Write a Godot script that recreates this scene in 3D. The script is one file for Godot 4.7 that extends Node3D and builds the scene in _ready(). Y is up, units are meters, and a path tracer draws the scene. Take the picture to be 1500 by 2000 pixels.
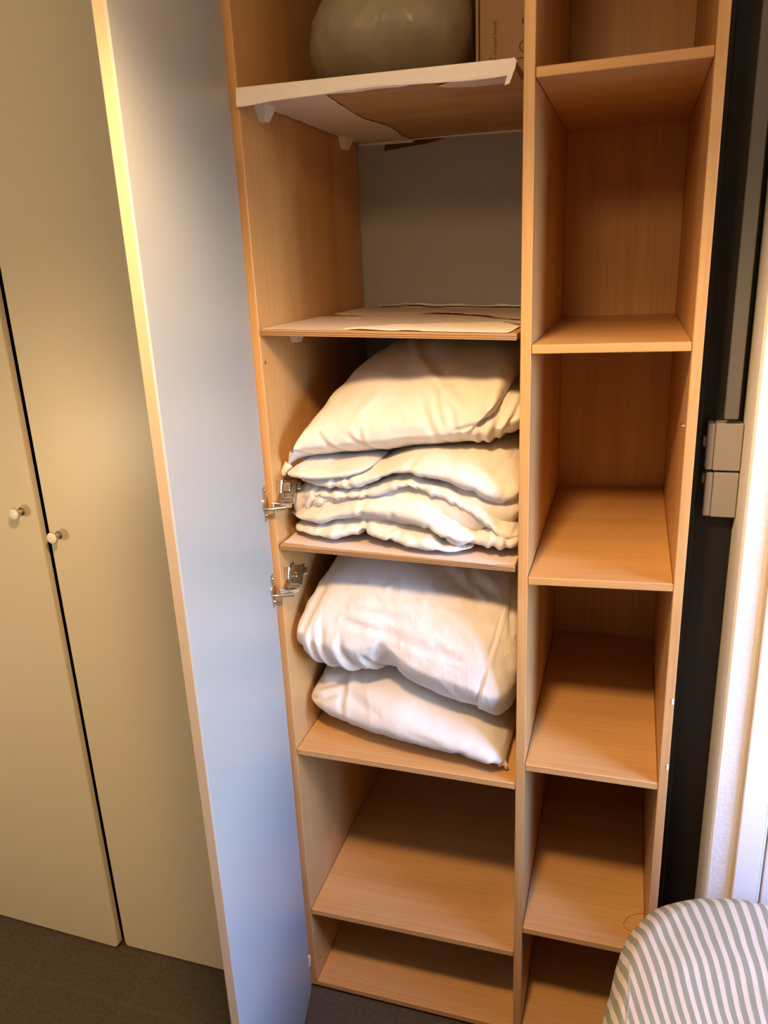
extends Node3D

const H := 0.026            # floor is y = 0; heights measured from the wardrobe's bottom board carry this offset
var M := {}
var rng := RandomNumberGenerator.new()

# ------------------------------------------------------------------ helpers
func V(x: float, y: float, z: float) -> Vector3:
	return Vector3(x, y + H, z)

func numbered(called: String) -> String:
	if not has_node(NodePath(called)):
		return called
	var k := 1
	while has_node(NodePath("%s_%03d" % [called, k])):
		k += 1
	return "%s_%03d" % [called, k]

func thing(called: String, label: String, category: String, group := "", kind := "") -> Node3D:
	var o := Node3D.new()
	o.name = numbered(called)
	add_child(o)
	metas(o, label, category, group, kind)
	return o

func metas(o: Node, label: String, category := "", group := "", kind := "") -> void:
	if label != "":
		o.set_meta("label", label)
	if category != "":
		o.set_meta("category", category)
	if group != "":
		o.set_meta("group", group)
	if kind != "":
		o.set_meta("kind", kind)

func put(called: String, mesh: Mesh, mat: Material, parent: Node = null, label := "") -> MeshInstance3D:
	var o := MeshInstance3D.new()
	o.mesh = mesh
	o.material_override = mat
	o.cast_shadow = GeometryInstance3D.SHADOW_CASTING_SETTING_ON
	if parent == null:
		o.name = numbered(called)
		add_child(o)
	else:
		var n := called
		var k := 1
		while parent.has_node(NodePath(n)):
			n = "%s_%03d" % [called, k]
			k += 1
		o.name = n
		parent.add_child(o)
	if label != "":
		o.set_meta("label", label)
	return o

func struct(called: String, mesh: Mesh, mat: Material, label: String, category: String) -> MeshInstance3D:
	var o := put(called, mesh, mat)
	metas(o, label, category, "", "structure")
	return o

func begin() -> SurfaceTool:
	var st := SurfaceTool.new()
	st.begin(Mesh.PRIMITIVE_TRIANGLES)
	return st

func tri(st: SurfaceTool, a: Vector3, b: Vector3, c: Vector3, out: Vector3) -> void:
	var n := (b - a).cross(c - a)
	if n.length() < 1e-14:
		return
	n = n.normalized()
	if n.dot(out) < 0.0:
		n = -n
		for p in [a, b, c]:
			st.set_normal(n)
			st.add_vertex(p)
	else:
		for p in [a, c, b]:
			st.set_normal(n)
			st.add_vertex(p)

func quad(st: SurfaceTool, a: Vector3, b: Vector3, c: Vector3, d: Vector3, out: Vector3) -> void:
	tri(st, a, b, c, out)
	tri(st, a, c, d, out)

# a box between two corners with chamfered edges, moved by xf
func add_box(st: SurfaceTool, lo: Vector3, hi: Vector3, bev := 0.001, xf := Transform3D()) -> void:
	var c := (lo + hi) * 0.5
	var h := (hi - lo) * 0.5
	bev = minf(bev, 0.45 * minf(h.x, minf(h.y, h.z)))
	var at := func(s: Vector3, ax: int) -> Vector3:
		var p := h - Vector3.ONE * bev
		p[ax] = h[ax]
		return xf * (c + Vector3(s.x * p.x, s.y * p.y, s.z * p.z))
	for ax in 3:
		var u := (ax + 1) % 3
		var w := (ax + 2) % 3
		for s in [-1.0, 1.0]:
			var q: Array = []
			for k in [[-1.0, -1.0], [1.0, -1.0], [1.0, 1.0], [-1.0, 1.0]]:
				var v := Vector3()
				v[ax] = s
				v[u] = k[0]
				v[w] = k[1]
				q.append(at.call(v, ax))
			var o := Vector3()
			o[ax] = s
			quad(st, q[0], q[1], q[2], q[3], xf.basis * o)
		for s1 in [-1.0, 1.0]:
			for s2 in [-1.0, 1.0]:
				var a := Vector3()
				a[u] = s1
				a[w] = s2
				a[ax] = -1.0
				var b := a
				b[ax] = 1.0
				var o2 := Vector3()
				o2[u] = s1
				o2[w] = s2
				quad(st, at.call(a, u), at.call(b, u), at.call(b, w), at.call(a, w), xf.basis * o2)
	for sx in [-1.0, 1.0]:
		for sy in [-1.0, 1.0]:
			for sz in [-1.0, 1.0]:
				var s3 := Vector3(sx, sy, sz)
				tri(st, at.call(s3, 0), at.call(s3, 1), at.call(s3, 2), xf.basis * s3)

func box(lo: Vector3, hi: Vector3, bev := 0.001, xf := Transform3D()) -> ArrayMesh:
	var st := begin()
	add_box(st, lo, hi, bev, xf)
	return st.commit()

# lathe: profile of (radius, distance along axis)
func add_lathe(st: SurfaceTool, prof: Array, xf: Transform3D, n := 24) -> void:
	for i in prof.size() - 1:
		var p: Vector2 = prof[i]
		var q: Vector2 = prof[i + 1]
		for k in n:
			var a := TAU * k / n
			var b := TAU * (k + 1) / n
			var e := q - p
			var nn := Vector2(e.y, -e.x)
			var am := (a + b) * 0.5
			var out := xf.basis * Vector3(cos(am) * nn.x, sin(am) * nn.x, nn.y)
			quad(st, xf * Vector3(cos(a) * p.x, sin(a) * p.x, p.y), xf * Vector3(cos(b) * p.x, sin(b) * p.x, p.y),
				xf * Vector3(cos(b) * q.x, sin(b) * q.x, q.y), xf * Vector3(cos(a) * q.x, sin(a) * q.x, q.y), out)

func add_rod(st: SurfaceTool, a: Vector3, b: Vector3, r: float, n := 12) -> void:
	var z := (b - a).normalized()
	var x := z.cross(Vector3.UP if absf(z.y) < 0.9 else Vector3.RIGHT).normalized()
	var xf := Transform3D(Basis(x, z.cross(x), z), a)
	var l := a.distance_to(b)
	add_lathe(st, [Vector2(0, 0), Vector2(r, 0), Vector2(r, l), Vector2(0, l)], xf, n)

func add_tube(st: SurfaceTool, pts: PackedVector3Array, r: float, n := 8, r_end := -1.0) -> void:
	var rings: Array = []
	for i in pts.size():
		var t := (pts[mini(i + 1, pts.size() - 1)] - pts[maxi(i - 1, 0)]).normalized()
		var x := t.cross(Vector3(0.11, 0.2, 1.0)).normalized()
		var y := t.cross(x)
		var ring := PackedVector3Array()
		for k in n:
			var rr := r if r_end < 0.0 else lerpf(r, r_end, float(i) / (pts.size() - 1))
			ring.append(pts[i] + (x * cos(TAU * k / n) + y * sin(TAU * k / n)) * rr)
		rings.append(ring)
	for i in pts.size() - 1:
		for k in n:
			var k2 := (k + 1) % n
			var a: Vector3 = rings[i][k]
			quad(st, a, rings[i][k2], rings[i + 1][k2], rings[i + 1][k], (a + rings[i][k2]) * 0.5 - pts[i])

# slab with rounded corners in the xy plane, front at z = t
func slab(w: float, h: float, t: float, radii: Array, bev: float) -> ArrayMesh:
	var st := begin()
	var ring := func(inset: float, z: float) -> PackedVector3Array:
		var out := PackedVector3Array()
		var cs := [[0.0, 0.0, PI], [w, 0.0, 1.5 * PI], [w, h, 0.0], [0.0, h, 0.5 * PI]]
		for k in 4:
			var r: float = radii[k]
			var cx: float = cs[k][0] + (r if cs[k][0] == 0.0 else -r)
			var cy: float = cs[k][1] + (r if cs[k][1] == 0.0 else -r)
			for j in 9:
				var a: float = cs[k][2] + PI * 0.5 * j / 8.0
				out.append(Vector3(cx + cos(a) * (r - inset), cy + sin(a) * (r - inset), z))
		return out
	var rs := [ring.call(bev, 0.0), ring.call(0.0, bev), ring.call(0.0, t - bev), ring.call(bev * 0.3, t - bev * 0.3), ring.call(bev, t)]
	var mid := Vector3(w * 0.5, h * 0.5, t * 0.5)
	for i in rs.size() - 1:
		var n: int = rs[i].size()
		for k in n:
			var k2 := (k + 1) % n
			var o: Vector3 = rs[i][k] - mid
			if i == 3:
				o = Vector3(signf(o.x) * 0.3, signf(o.y) * 0.3, 1.0)
			elif i == 0:
				o = Vector3(signf(o.x), signf(o.y), -1.0)
			else:
				o.z = 0.0
			quad(st, rs[i][k], rs[i][k2], rs[i + 1][k2], rs[i + 1][k], o)
	for cap in [[rs[0], -1.0], [rs[4], 1.0]]:
		var n2: int = cap[0].size()
		for k in n2:
			tri(st, Vector3(w * 0.5, h * 0.5, cap[0][k].z), cap[0][k], cap[0][(k + 1) % n2], Vector3(0, 0, cap[1]))
	return st.commit()

# smooth grid; row i of (nv + 1) points; wrap: last column repeats the first
func grid_normals(P: PackedVector3Array, nu: int, nv: int, wrap: bool) -> PackedVector3Array:
	var N := PackedVector3Array()
	N.resize(P.size())
	var w := nv + 1
	var ctr := Vector3()
	for p in P:
		ctr += p
	ctr /= P.size()
	var s := 0.0
	for i in nu + 1:
		for j in nv + 1:
			var jm := j - 1
			var jp := j + 1
			if wrap:
				if jm < 0: jm = nv - 1
				if jp > nv: jp = 1
			else:
				jm = maxi(jm, 0)
				jp = mini(jp, nv)
			var du := P[mini(i + 1, nu) * w + j] - P[maxi(i - 1, 0) * w + j]
			var dv := P[i * w + jp] - P[i * w + jm]
			var n := du.cross(dv)
			if n.length() < 1e-12:
				n = Vector3(-1 if i == 0 else 1, 0, 0) * (1.0 if i == 0 or i == nu else 0.0)
			else:
				n = n.normalized()
				s += n.dot(P[i * w + j] - ctr)
			N[i * w + j] = n
	if s < 0.0:
		for k in N.size():
			N[k] = -N[k]
	if wrap:
		for j in nv + 1:
			N[j] = Vector3(-1, 0, 0)
			N[nu * w + j] = Vector3(1, 0, 0)
	return N

func grid_mesh(P: PackedVector3Array, nu: int, nv: int, wrap: bool, UV := PackedVector2Array()) -> ArrayMesh:
	var N := grid_normals(P, nu, nv, wrap)
	var w := nv + 1
	var idx := PackedInt32Array()
	for i in nu:
		for j in nv:
			var a := i * w + j
			var b := a + w
			var n := (P[b] - P[a]).cross(P[b + 1] - P[a])
			var nn := N[a] + N[b] + N[a + 1] + N[b + 1]
			if n.length() < 1e-13:
				n = (P[b + 1] - P[a]).cross(P[a + 1] - P[a])
			if n.dot(nn) > 0.0:
				idx.append_array([a, b + 1, b, a, a + 1, b + 1])
			else:
				idx.append_array([a, b, b + 1, a, b + 1, a + 1])
	var arr := []
	arr.resize(Mesh.ARRAY_MAX)
	arr[Mesh.ARRAY_VERTEX] = P
	arr[Mesh.ARRAY_NORMAL] = N
	if UV.size() > 0:
		arr[Mesh.ARRAY_TEX_UV] = UV
	arr[Mesh.ARRAY_INDEX] = idx
	var m := ArrayMesh.new()
	m.add_surface_from_arrays(Mesh.PRIMITIVE_TRIANGLES, arr)
	return m

# value at x of a smooth curve through (xs, ys)
func curve(xs: Array, ys: Array, x: float) -> float:
	var n := xs.size()
	if x <= xs[0]:
		return ys[0]
	if x >= xs[n - 1]:
		return ys[n - 1]
	var i := 0
	while xs[i + 1] < x:
		i += 1
	var t: float = (x - xs[i]) / (xs[i + 1] - xs[i])
	var d: float = xs[i + 1] - xs[i]
	var m0: float = (ys[i + 1] - ys[i]) / d
	var m1 := m0
	if i > 0:
		m0 = 0.5 * (m0 + (ys[i] - ys[i - 1]) / (xs[i] - xs[i - 1]))
	if i < n - 2:
		m1 = 0.5 * (m1 + (ys[i + 2] - ys[i + 1]) / (xs[i + 2] - xs[i + 1]))
	var t2 := t * t
	var t3 := t2 * t
	return (2 * t3 - 3 * t2 + 1) * ys[i] + (t3 - 2 * t2 + t) * d * m0 + (-2 * t3 + 3 * t2) * ys[i + 1] + (t3 - t2) * d * m1

func sgnpow(v: float, e: float) -> float:
	return signf(v) * pow(absf(v), e)

var noise_a := FastNoiseLite.new()
var noise_b := FastNoiseLite.new()

# soft cloth roll lying along x. d: x, yb, yt, zf arrays; zb, ey, ez, lean, taper, wrinkle numbers, creases
func roll_points(d: Dictionary) -> PackedVector3Array:
	var nu: int = d.get("nu", 130)
	var nv: int = d.get("nv", 120)
	var xs: Array = d.x
	var x0: float = xs[0]
	var x1: float = xs[-1]
	var pe: float = d.get("taper", 6.0)
	var ey: float = d.get("ey", 0.9)
	var ez: float = d.get("ez", 0.8)
	var lean: float = d.get("lean", 0.0)
	var lift: float = d.get("lift", 0.08)
	var shear: float = d.get("shear", 0.0)
	var shear1: float = d.get("shear_right", 0.0)
	var P := PackedVector3Array()
	for i in nu + 1:
		var u := 0.5 - 0.5 * cos(PI * i / nu)
		u = lerpf(u, float(i) / nu, 0.35)
		var x := lerpf(x0, x1, u)
		var e := pow(maxf(0.0, 1.0 - pow(absf(2.0 * u - 1.0), pe)), 1.0 / d.get("taper2", 2.2))
		var yb := curve(xs, d.yb, x)
		var yt := curve(xs, d.yt, x)
		var zf := curve(xs, d.zf, x)
		var zb: float = d.zb
		var hy := (yt - yb) * 0.5 * e
		var ym := lerpf(yb, yt, d.get("pinch", 0.5))
		ym = lerpf(ym, (yb + yt) * 0.5, e)
		var zm := (zf + zb) * 0.5
		zf -= (1.0 - e) * float(d.get("endr", 0.05))
		zm = (zf + zb) * 0.5
		var hz := (zf - zb) * 0.5
		for j in nv + 1:
			var a := TAU * j / nv
			var y := ym + hy * sgnpow(sin(a), ey)
			var z := zm + hz * sgnpow(cos(a), ez)
			z -= lean * maxf(0.0, y - yb - lift)
			var f := (y - yb) / maxf(yt - yb, 1e-4)
			P.append(V(x + shear * (1.0 - u) * f + shear1 * u * f, y, z))
	# wrinkles along the normal
	var N := grid_normals(P, nu, nv, true)
	var amp: float = d.get("amp", 0.004)
	var fx: float = d.get("fx", 9.0)
	var fy: float = d.get("fy", 9.0)
	var seed_at: float = d.get("seed", 0.0)
	var ridge: float = d.get("ridge", 0.0)
	var tilt: float = d.get("tilt", 0.0)
	var creases: Array = d.get("creases", [])
	var pleat: float = d.get("pleat", 0.0)
	var pf: float = d.get("pf", 60.0)
	var pw: float = d.get("pw", 0.02)
	var w := nv + 1
	var Q := P.duplicate()
	for i in range(1, nu):
		for j in nv + 1:
			var k := i * w + j
			var p := P[k] - Vector3(0, H, 0)
			var s := p.y - 0.6 * p.z
			var px := p.x * fx + tilt * s * fy
			var sy := s * fy - tilt * p.x * fx
			var h := amp * (noise_a.get_noise_3d(px * 10.0, sy * 10.0, seed_at) + 0.4 * noise_a.get_noise_3d(px * 26.0, sy * 26.0, seed_at + 9.0))
			if ridge > 0.0:
				var r := 1.0 - absf(noise_b.get_noise_3d(px * 9.0, sy * 3.5, seed_at + 40.0)) * 2.4
				h += ridge * pow(maxf(r, 0.0), 3.0) * (0.5 + 0.5 * noise_a.get_noise_3d(p.x * 60.0, s * 60.0, seed_at + 77.0))
			h += 0.0007 * noise_a.get_noise_3d(p.x * 1100.0, s * 700.0, seed_at)
			if pleat > 0.0 and N[k].z > 0.0:
				var eb := (p.y - curve(xs, d.yb, p.x)) / pw
				var gather := 0.5 + 0.8 * noise_b.get_noise_2d(p.x * 90.0, seed_at)
				h -= pleat * gather * exp(-eb * eb) * pow(0.5 + 0.5 * sin(p.x * pf * TAU * 0.5 + 3.0 * noise_a.get_noise_2d(p.x * 120.0, eb * 4.0 + seed_at)), 3.0)
			if N[k].z > -0.2:
				for c in creases:
					var a2 := Vector2(c[0], c[1])
					var b2 := Vector2(c[2], c[3])
					var q2 := Vector2(p.x, p.y)
					var ab := b2 - a2
					var t := clampf((q2 - a2).dot(ab) / ab.length_squared(), 0.0, 1.0)
					var off := q2 - (a2 + ab * t)
					var side := signf(ab.cross(off))
					var dd: float = off.length() / float(c[5])
					var fade := sin(clampf(0.12 + t * 0.88, 0.0, 1.0) * PI) * 0.6 + 0.4
					h += c[4] * fade * (-exp(-dd * dd) + (0.55 * exp(-(dd - 1.6) * (dd - 1.6)) if side > 0.0 else 0.0))
			var edge := minf(1.0, minf(i, nu - i) / 8.0)
			Q[k] = P[k] + N[k] * h * edge
	# keep inside the compartment
	if d.has("xmin"):
		for k in Q.size():
			Q[k].x = clampf(Q[k].x, d.xmin, d.xmax)
	if d.has("ymin"):
		for k in Q.size():
			Q[k].y = maxf(Q[k].y, d.ymin + H)
	return Q

func roll(d: Dictionary) -> ArrayMesh:
	var P := roll_points(d)
	return grid_mesh(P, d.get("nu", 130), d.get("nv", 120), true)

# the frontmost point of a cloth near (x, y)
func on_cloth(P: PackedVector3Array, x: float, y: float) -> Vector3:
	var best := Vector3()
	var least := 1e9
	for p in P:
		var dd := (p.x - x) * (p.x - x) + (p.y - H - y) * (p.y - H - y) - 0.0004 * p.z
		if dd < least:
			least = dd
			best = p
	return best

func piping(P: PackedVector3Array, path: Array, r: float, out := 0.0) -> ArrayMesh:
	var pts := PackedVector3Array()
	var n := 50
	var xs: Array = []
	var ys: Array = []
	var ts: Array = []
	for i in path.size():
		ts.append(float(i) / (path.size() - 1))
		xs.append(path[i][0])
		ys.append(path[i][1])
	for i in n + 1:
		var t := float(i) / n
		pts.append(on_cloth(P, curve(ts, xs, t), curve(ts, ys, t)) + Vector3(0, 0, out))
	for k in 2:
		var sm := pts.duplicate()
		for i in range(1, n):
			sm[i] = (pts[i - 1] + pts[i] * 2.0 + pts[i + 1]) / 4.0
		pts = sm
	var st := begin()
	add_tube(st, pts, r, 8)
	return st.commit()

# a torn sheet: outline of (x, z) points lying at height y, slightly curled at the rim
func sheet(outline: Array, y: float, thick: float, curl: float, tear: float, upward := 1.0, slope := 0.0) -> ArrayMesh:
	var pts := PackedVector2Array()
	for i in outline.size():
		var a: Vector2 = outline[i]
		var b: Vector2 = outline[(i + 1) % outline.size()]
		var n := maxi(1, int(a.distance_to(b) / 0.008))
		for k in n:
			var q := a.lerp(b, float(k) / n)
			if k > 0:
				q += (b - a).normalized().orthogonal() * rng.randf_range(-tear, tear)
			pts.append(q)
	var idx := Geometry2D.triangulate_polygon(pts)
	var hs: Array = []
	for i in pts.size():
		hs.append(maxf(0.0, noise_a.get_noise_2d(pts[i].x * 120.0, pts[i].y * 120.0)) * curl)
	var st := begin()
	var at := func(i: int, o: float) -> Vector3:
		return V(pts[i].x, y + slope * pts[i].x + upward * hs[i] + o, pts[i].y)
	for i in range(0, idx.size(), 3):
		tri(st, at.call(idx[i], thick), at.call(idx[i + 1], thick), at.call(idx[i + 2], thick), Vector3.UP)
		tri(st, at.call(idx[i], 0.0), at.call(idx[i + 1], 0.0), at.call(idx[i + 2], 0.0), Vector3.DOWN)
	var mid := Vector2()
	for p in pts:
		mid += p / pts.size()
	for i in pts.size():
		var j := (i + 1) % pts.size()
		var o2 := pts[i] - mid
		quad(st, at.call(i, 0.0), at.call(j, 0.0), at.call(j, thick), at.call(i, thick), Vector3(o2.x, 0, o2.y))
	return st.commit()

# the same, upright: outline of (x, y) points at depth z
func wall_sheet(outline: Array, z: float, thick: float) -> ArrayMesh:
	var pts := PackedVector2Array(outline)
	var idx := Geometry2D.triangulate_polygon(pts)
	var st := begin()
	for i in range(0, idx.size(), 3):
		for o in [[thick, Vector3.BACK], [0.0, Vector3.FORWARD]]:
			tri(st, V(pts[idx[i]].x, pts[idx[i]].y, z + o[0]), V(pts[idx[i + 1]].x, pts[idx[i + 1]].y, z + o[0]), V(pts[idx[i + 2]].x, pts[idx[i + 2]].y, z + o[0]), o[1])
	var mid := Vector2()
	for p in pts:
		mid += p / pts.size()
	for i in pts.size():
		var j := (i + 1) % pts.size()
		quad(st, V(pts[i].x, pts[i].y, z), V(pts[j].x, pts[j].y, z), V(pts[j].x, pts[j].y, z + thick), V(pts[i].x, pts[i].y, z + thick), Vector3(pts[i].x - mid.x, pts[i].y - mid.y, 0))
	return st.commit()

# ------------------------------------------------------------------ materials
func noise(freq: float, sd: int, octaves := 3) -> FastNoiseLite:
	var n := FastNoiseLite.new()
	n.noise_type = FastNoiseLite.TYPE_SIMPLEX_SMOOTH
	n.seed = sd
	n.frequency = freq
	n.fractal_octaves = octaves
	return n

func grey(freq: float, sd: int, w: int, h: int, to: int, octaves := 3) -> PackedByteArray:
	var im := noise(freq, sd, octaves).get_seamless_image(w, h)
	im.convert(Image.FORMAT_L8)
	im.resize(to, to, Image.INTERPOLATE_CUBIC)
	return im.get_data()

func plain(c: Color, rough := 0.6, metal := 0.0) -> StandardMaterial3D:
	var m := StandardMaterial3D.new()
	m.albedo_color = c
	m.roughness = rough
	m.metallic = metal
	return m

func triplanar(m: StandardMaterial3D, scale: float) -> StandardMaterial3D:
	m.uv1_triplanar = true
	m.uv1_scale = Vector3.ONE * scale
	m.uv1_triplanar_sharpness = 8.0
	return m

func wood_image(base: Color, along_u: bool, sd: int, contrast := 1.0) -> ImageTexture:
	var S := 768
	var fine := grey(0.35, sd, S, 24, S, 2)
	var mid := grey(0.09, sd + 1, S, 16, S, 3)
	var broad := grey(0.03, sd + 2, 128, 16, S, 2)
	var data := PackedByteArray()
	data.resize(S * S * 3)
	var r := RandomNumberGenerator.new()
	r.seed = sd
	var bands: Array = []
	for k in 7:
		bands.append(r.randf_range(-0.03, 0.03))
	for y in S:
		for x in S:
			var k := y * S + x
			var v: float = 1.0 + contrast * ((fine[k] / 255.0 - 0.5) * 0.025 + (mid[k] / 255.0 - 0.5) * 0.06 + (broad[k] / 255.0 - 0.5) * 0.08 + bands[x * 7 / S])
			var at := (x * S + y) * 3 if along_u else k * 3
			data[at] = int(clampf(base.r * v, 0.0, 1.0) * 255.0)
			data[at + 1] = int(clampf(base.g * v * (0.5 + 0.5 * v), 0.0, 1.0) * 255.0)
			data[at + 2] = int(clampf(base.b * v * v, 0.0, 1.0) * 255.0)
	return ImageTexture.create_from_image(Image.create_from_data(S, S, false, Image.FORMAT_RGB8, data))

func make_materials() -> void:
	noise_a.noise_type = FastNoiseLite.TYPE_SIMPLEX_SMOOTH
	noise_a.seed = 5
	noise_a.frequency = 0.1
	noise_a.fractal_octaves = 2
	noise_b.noise_type = FastNoiseLite.TYPE_SIMPLEX_SMOOTH
	noise_b.seed = 11
	noise_b.frequency = 0.1
	noise_b.fractal_octaves = 2
	var wood := Color8(204, 158, 100)
	for k in [["wood_upright", false, 3], ["wood_across", true, 8]]:
		var m := triplanar(plain(Color.WHITE, 0.42), 1.25)
		m.albedo_texture = wood_image(wood, k[1], k[2])
		M[k[0]] = m
	var ply := triplanar(plain(Color.WHITE, 0.65), 1.6)
	ply.albedo_texture = wood_image(Color8(172, 136, 92), true, 21, 1.3)
	M.plywood = ply
	M.ply_dark = plain(Color8(120, 84, 50), 0.8)
	M.cream = plain(Color8(208, 200, 178), 0.36)
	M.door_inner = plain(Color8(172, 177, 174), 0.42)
	M.door_edge = plain(Color8(196, 180, 154), 0.4)
	M.white_paper = plain(Color8(244, 240, 232), 0.85)
	M.pink_paper = plain(Color8(214, 201, 192), 0.85)
	M.brown_paper = plain(Color8(92, 66, 42), 0.85)
	M.back_grey = plain(Color8(170, 174, 182), 0.7)
	M.cloth = plain(Color8(226, 223, 218), 0.92)
	M.pillow = plain(Color8(222, 219, 212), 0.92)
	M.piping = plain(Color8(228, 226, 222), 0.9)
	M.chrome = plain(Color8(205, 200, 190), 0.22, 1.0)
	M.white_plastic = plain(Color8(232, 230, 225), 0.4)
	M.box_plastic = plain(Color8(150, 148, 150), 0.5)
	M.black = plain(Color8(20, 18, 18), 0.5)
	M.grey_board = plain(Color8(104, 106, 110), 0.6)
	M.carton = plain(Color8(176, 146, 112), 0.8)
	M.ink = plain(Color8(96, 66, 40), 0.8)
	M.bag = plain(Color8(150, 145, 126), 0.35)
	M.wall_plain = plain(Color8(150, 143, 130), 0.85)
	M.ceiling_paint = plain(Color8(240, 238, 234), 0.9)
	M.white_paint = plain(Color8(238, 238, 238), 0.4)
	M.mattress = plain(Color8(220, 216, 208), 0.9)
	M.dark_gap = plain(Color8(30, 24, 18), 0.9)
	M.bead = plain(Color8(206, 188, 164), 0.7)
	M.scuff = plain(Color8(110, 98, 78), 0.8)
	M.seam = plain(Color8(150, 142, 122), 0.9)
	M.skirting = plain(Color8(228, 222, 210), 0.5)
	# plaster: fine relief
	var pl := triplanar(plain(Color8(232, 230, 226), 0.9), 3.0)
	var pi := noise(0.05, 31, 4).get_seamless_image(512, 512)
	pl.heightmap_enabled = true
	pl.heightmap_scale = 0.08
	pl.heightmap_texture = ImageTexture.create_from_image(pi)
	M.plaster = pl
	# carpet
	var ca := triplanar(plain(Color.WHITE, 1.0), 3.2)
	var S := 768
	var a := grey(0.32, 41, S, S, S, 2)
	var b := grey(0.03, 42, S, S, S, 3)
	var data := PackedByteArray()
	data.resize(S * S * 3)
	for k in S * S:
		var v := 0.35 + 1.3 * (a[k] / 255.0) + 0.25 * (b[k] / 255.0 - 0.5)
		data[k * 3] = int(clampf(96.0 * v, 0, 255))
		data[k * 3 + 1] = int(clampf(85.0 * v, 0, 255))
		data[k * 3 + 2] = int(clampf(74.0 * v, 0, 255))
	ca.albedo_texture = ImageTexture.create_from_image(Image.create_from_data(S, S, false, Image.FORMAT_RGB8, data))
	ca.heightmap_enabled = true
	ca.heightmap_scale = 0.5
	ca.heightmap_texture = ImageTexture.create_from_image(Image.create_from_data(S, S, false, Image.FORMAT_L8, a))
	M.carpet = ca
	# striped bed linen: one light and one sage stripe across u
	var sw := 64
	var sd := PackedByteArray()
	for y in sw:
		for x in sw:
			var t := absf(float(x) / sw - 0.5) * 2.0
			var k := smoothstep(0.50, 0.58, t)
			var weave := 1.0 - 0.05 * float((x * 7 + y * 13) % 5) / 4.0
			var c := Color8(146, 146, 120).lerp(Color8(216, 200, 178), k) * weave
			sd.append_array([int(c.r * 255), int(c.g * 255), int(c.b * 255)])
	var stripes := plain(Color.WHITE, 0.92)
	stripes.albedo_texture = ImageTexture.create_from_image(Image.create_from_data(sw, sw, false, Image.FORMAT_RGB8, sd))
	stripes.albedo_color = Color(0.95, 0.95, 0.95)
	M.stripes = stripes
	var glass := plain(Color(1, 1, 1, 0.06), 0.02)
	glass.transparency = BaseMaterial3D.TRANSPARENCY_ALPHA
	M.glass = glass
	var bulb := plain(Color8(255, 240, 220), 0.5)
	bulb.emission_enabled = true
	bulb.emission = Color(1.0, 0.78, 0.5)
	bulb.emission_energy_multiplier = 3.0
	M.bulb = bulb
	M.lamp_metal = plain(Color8(210, 205, 198), 0.35, 0.6)

# ------------------------------------------------------------------ scene
const LAMP2 := Vector3(-1.28, 1.12, 1.36)
const LAMP := Vector3(0.43, 2.29, 0.9)

func _ready() -> void:
	rng.seed = 7
	var cam := Camera3D.new()
	cam.name = "camera"
	cam.fov = 66.75
	cam.near = 0.02
	cam.transform = Transform3D(Basis(Vector3(0.9544954, -0.0423372, -0.2952051), Vector3(-0.0522219, 0.9508496, -0.3052177), Vector3(0.2936177, 0.3067451, 0.9053707)), Vector3(0.68645, 1.77340, 1.38828))
	add_child(cam)
	cam.current = true
	var env := Environment.new()
	var sky_mat := ProceduralSkyMaterial.new()
	sky_mat.sky_top_color = Color(0.50, 0.67, 1.0)
	sky_mat.sky_horizon_color = Color(0.88, 0.95, 0.96)
	sky_mat.ground_horizon_color = Color(0.16, 0.16, 0.15)
	sky_mat.ground_bottom_color = Color(0.12, 0.12, 0.11)
	var sky := Sky.new()
	sky.sky_material = sky_mat
	env.background_mode = Environment.BG_SKY
	env.sky = sky
	env.background_energy_multiplier = 36.0
	env.tonemap_mode = Environment.TONE_MAPPER_LINEAR
	env.tonemap_exposure = 0.94
	env.sdfgi_enabled = true
	env.ssao_enabled = true
	env.ssil_enabled = true
	var we := WorldEnvironment.new()
	we.name = "environment"
	we.environment = env
	add_child(we)
	make_materials()
	build_lamp()
	build_room()
	build_wardrobe()
	build_closed_wardrobe()
	build_gap()
	build_bed()
	build_bedding()
	build_top_shelf()

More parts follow.
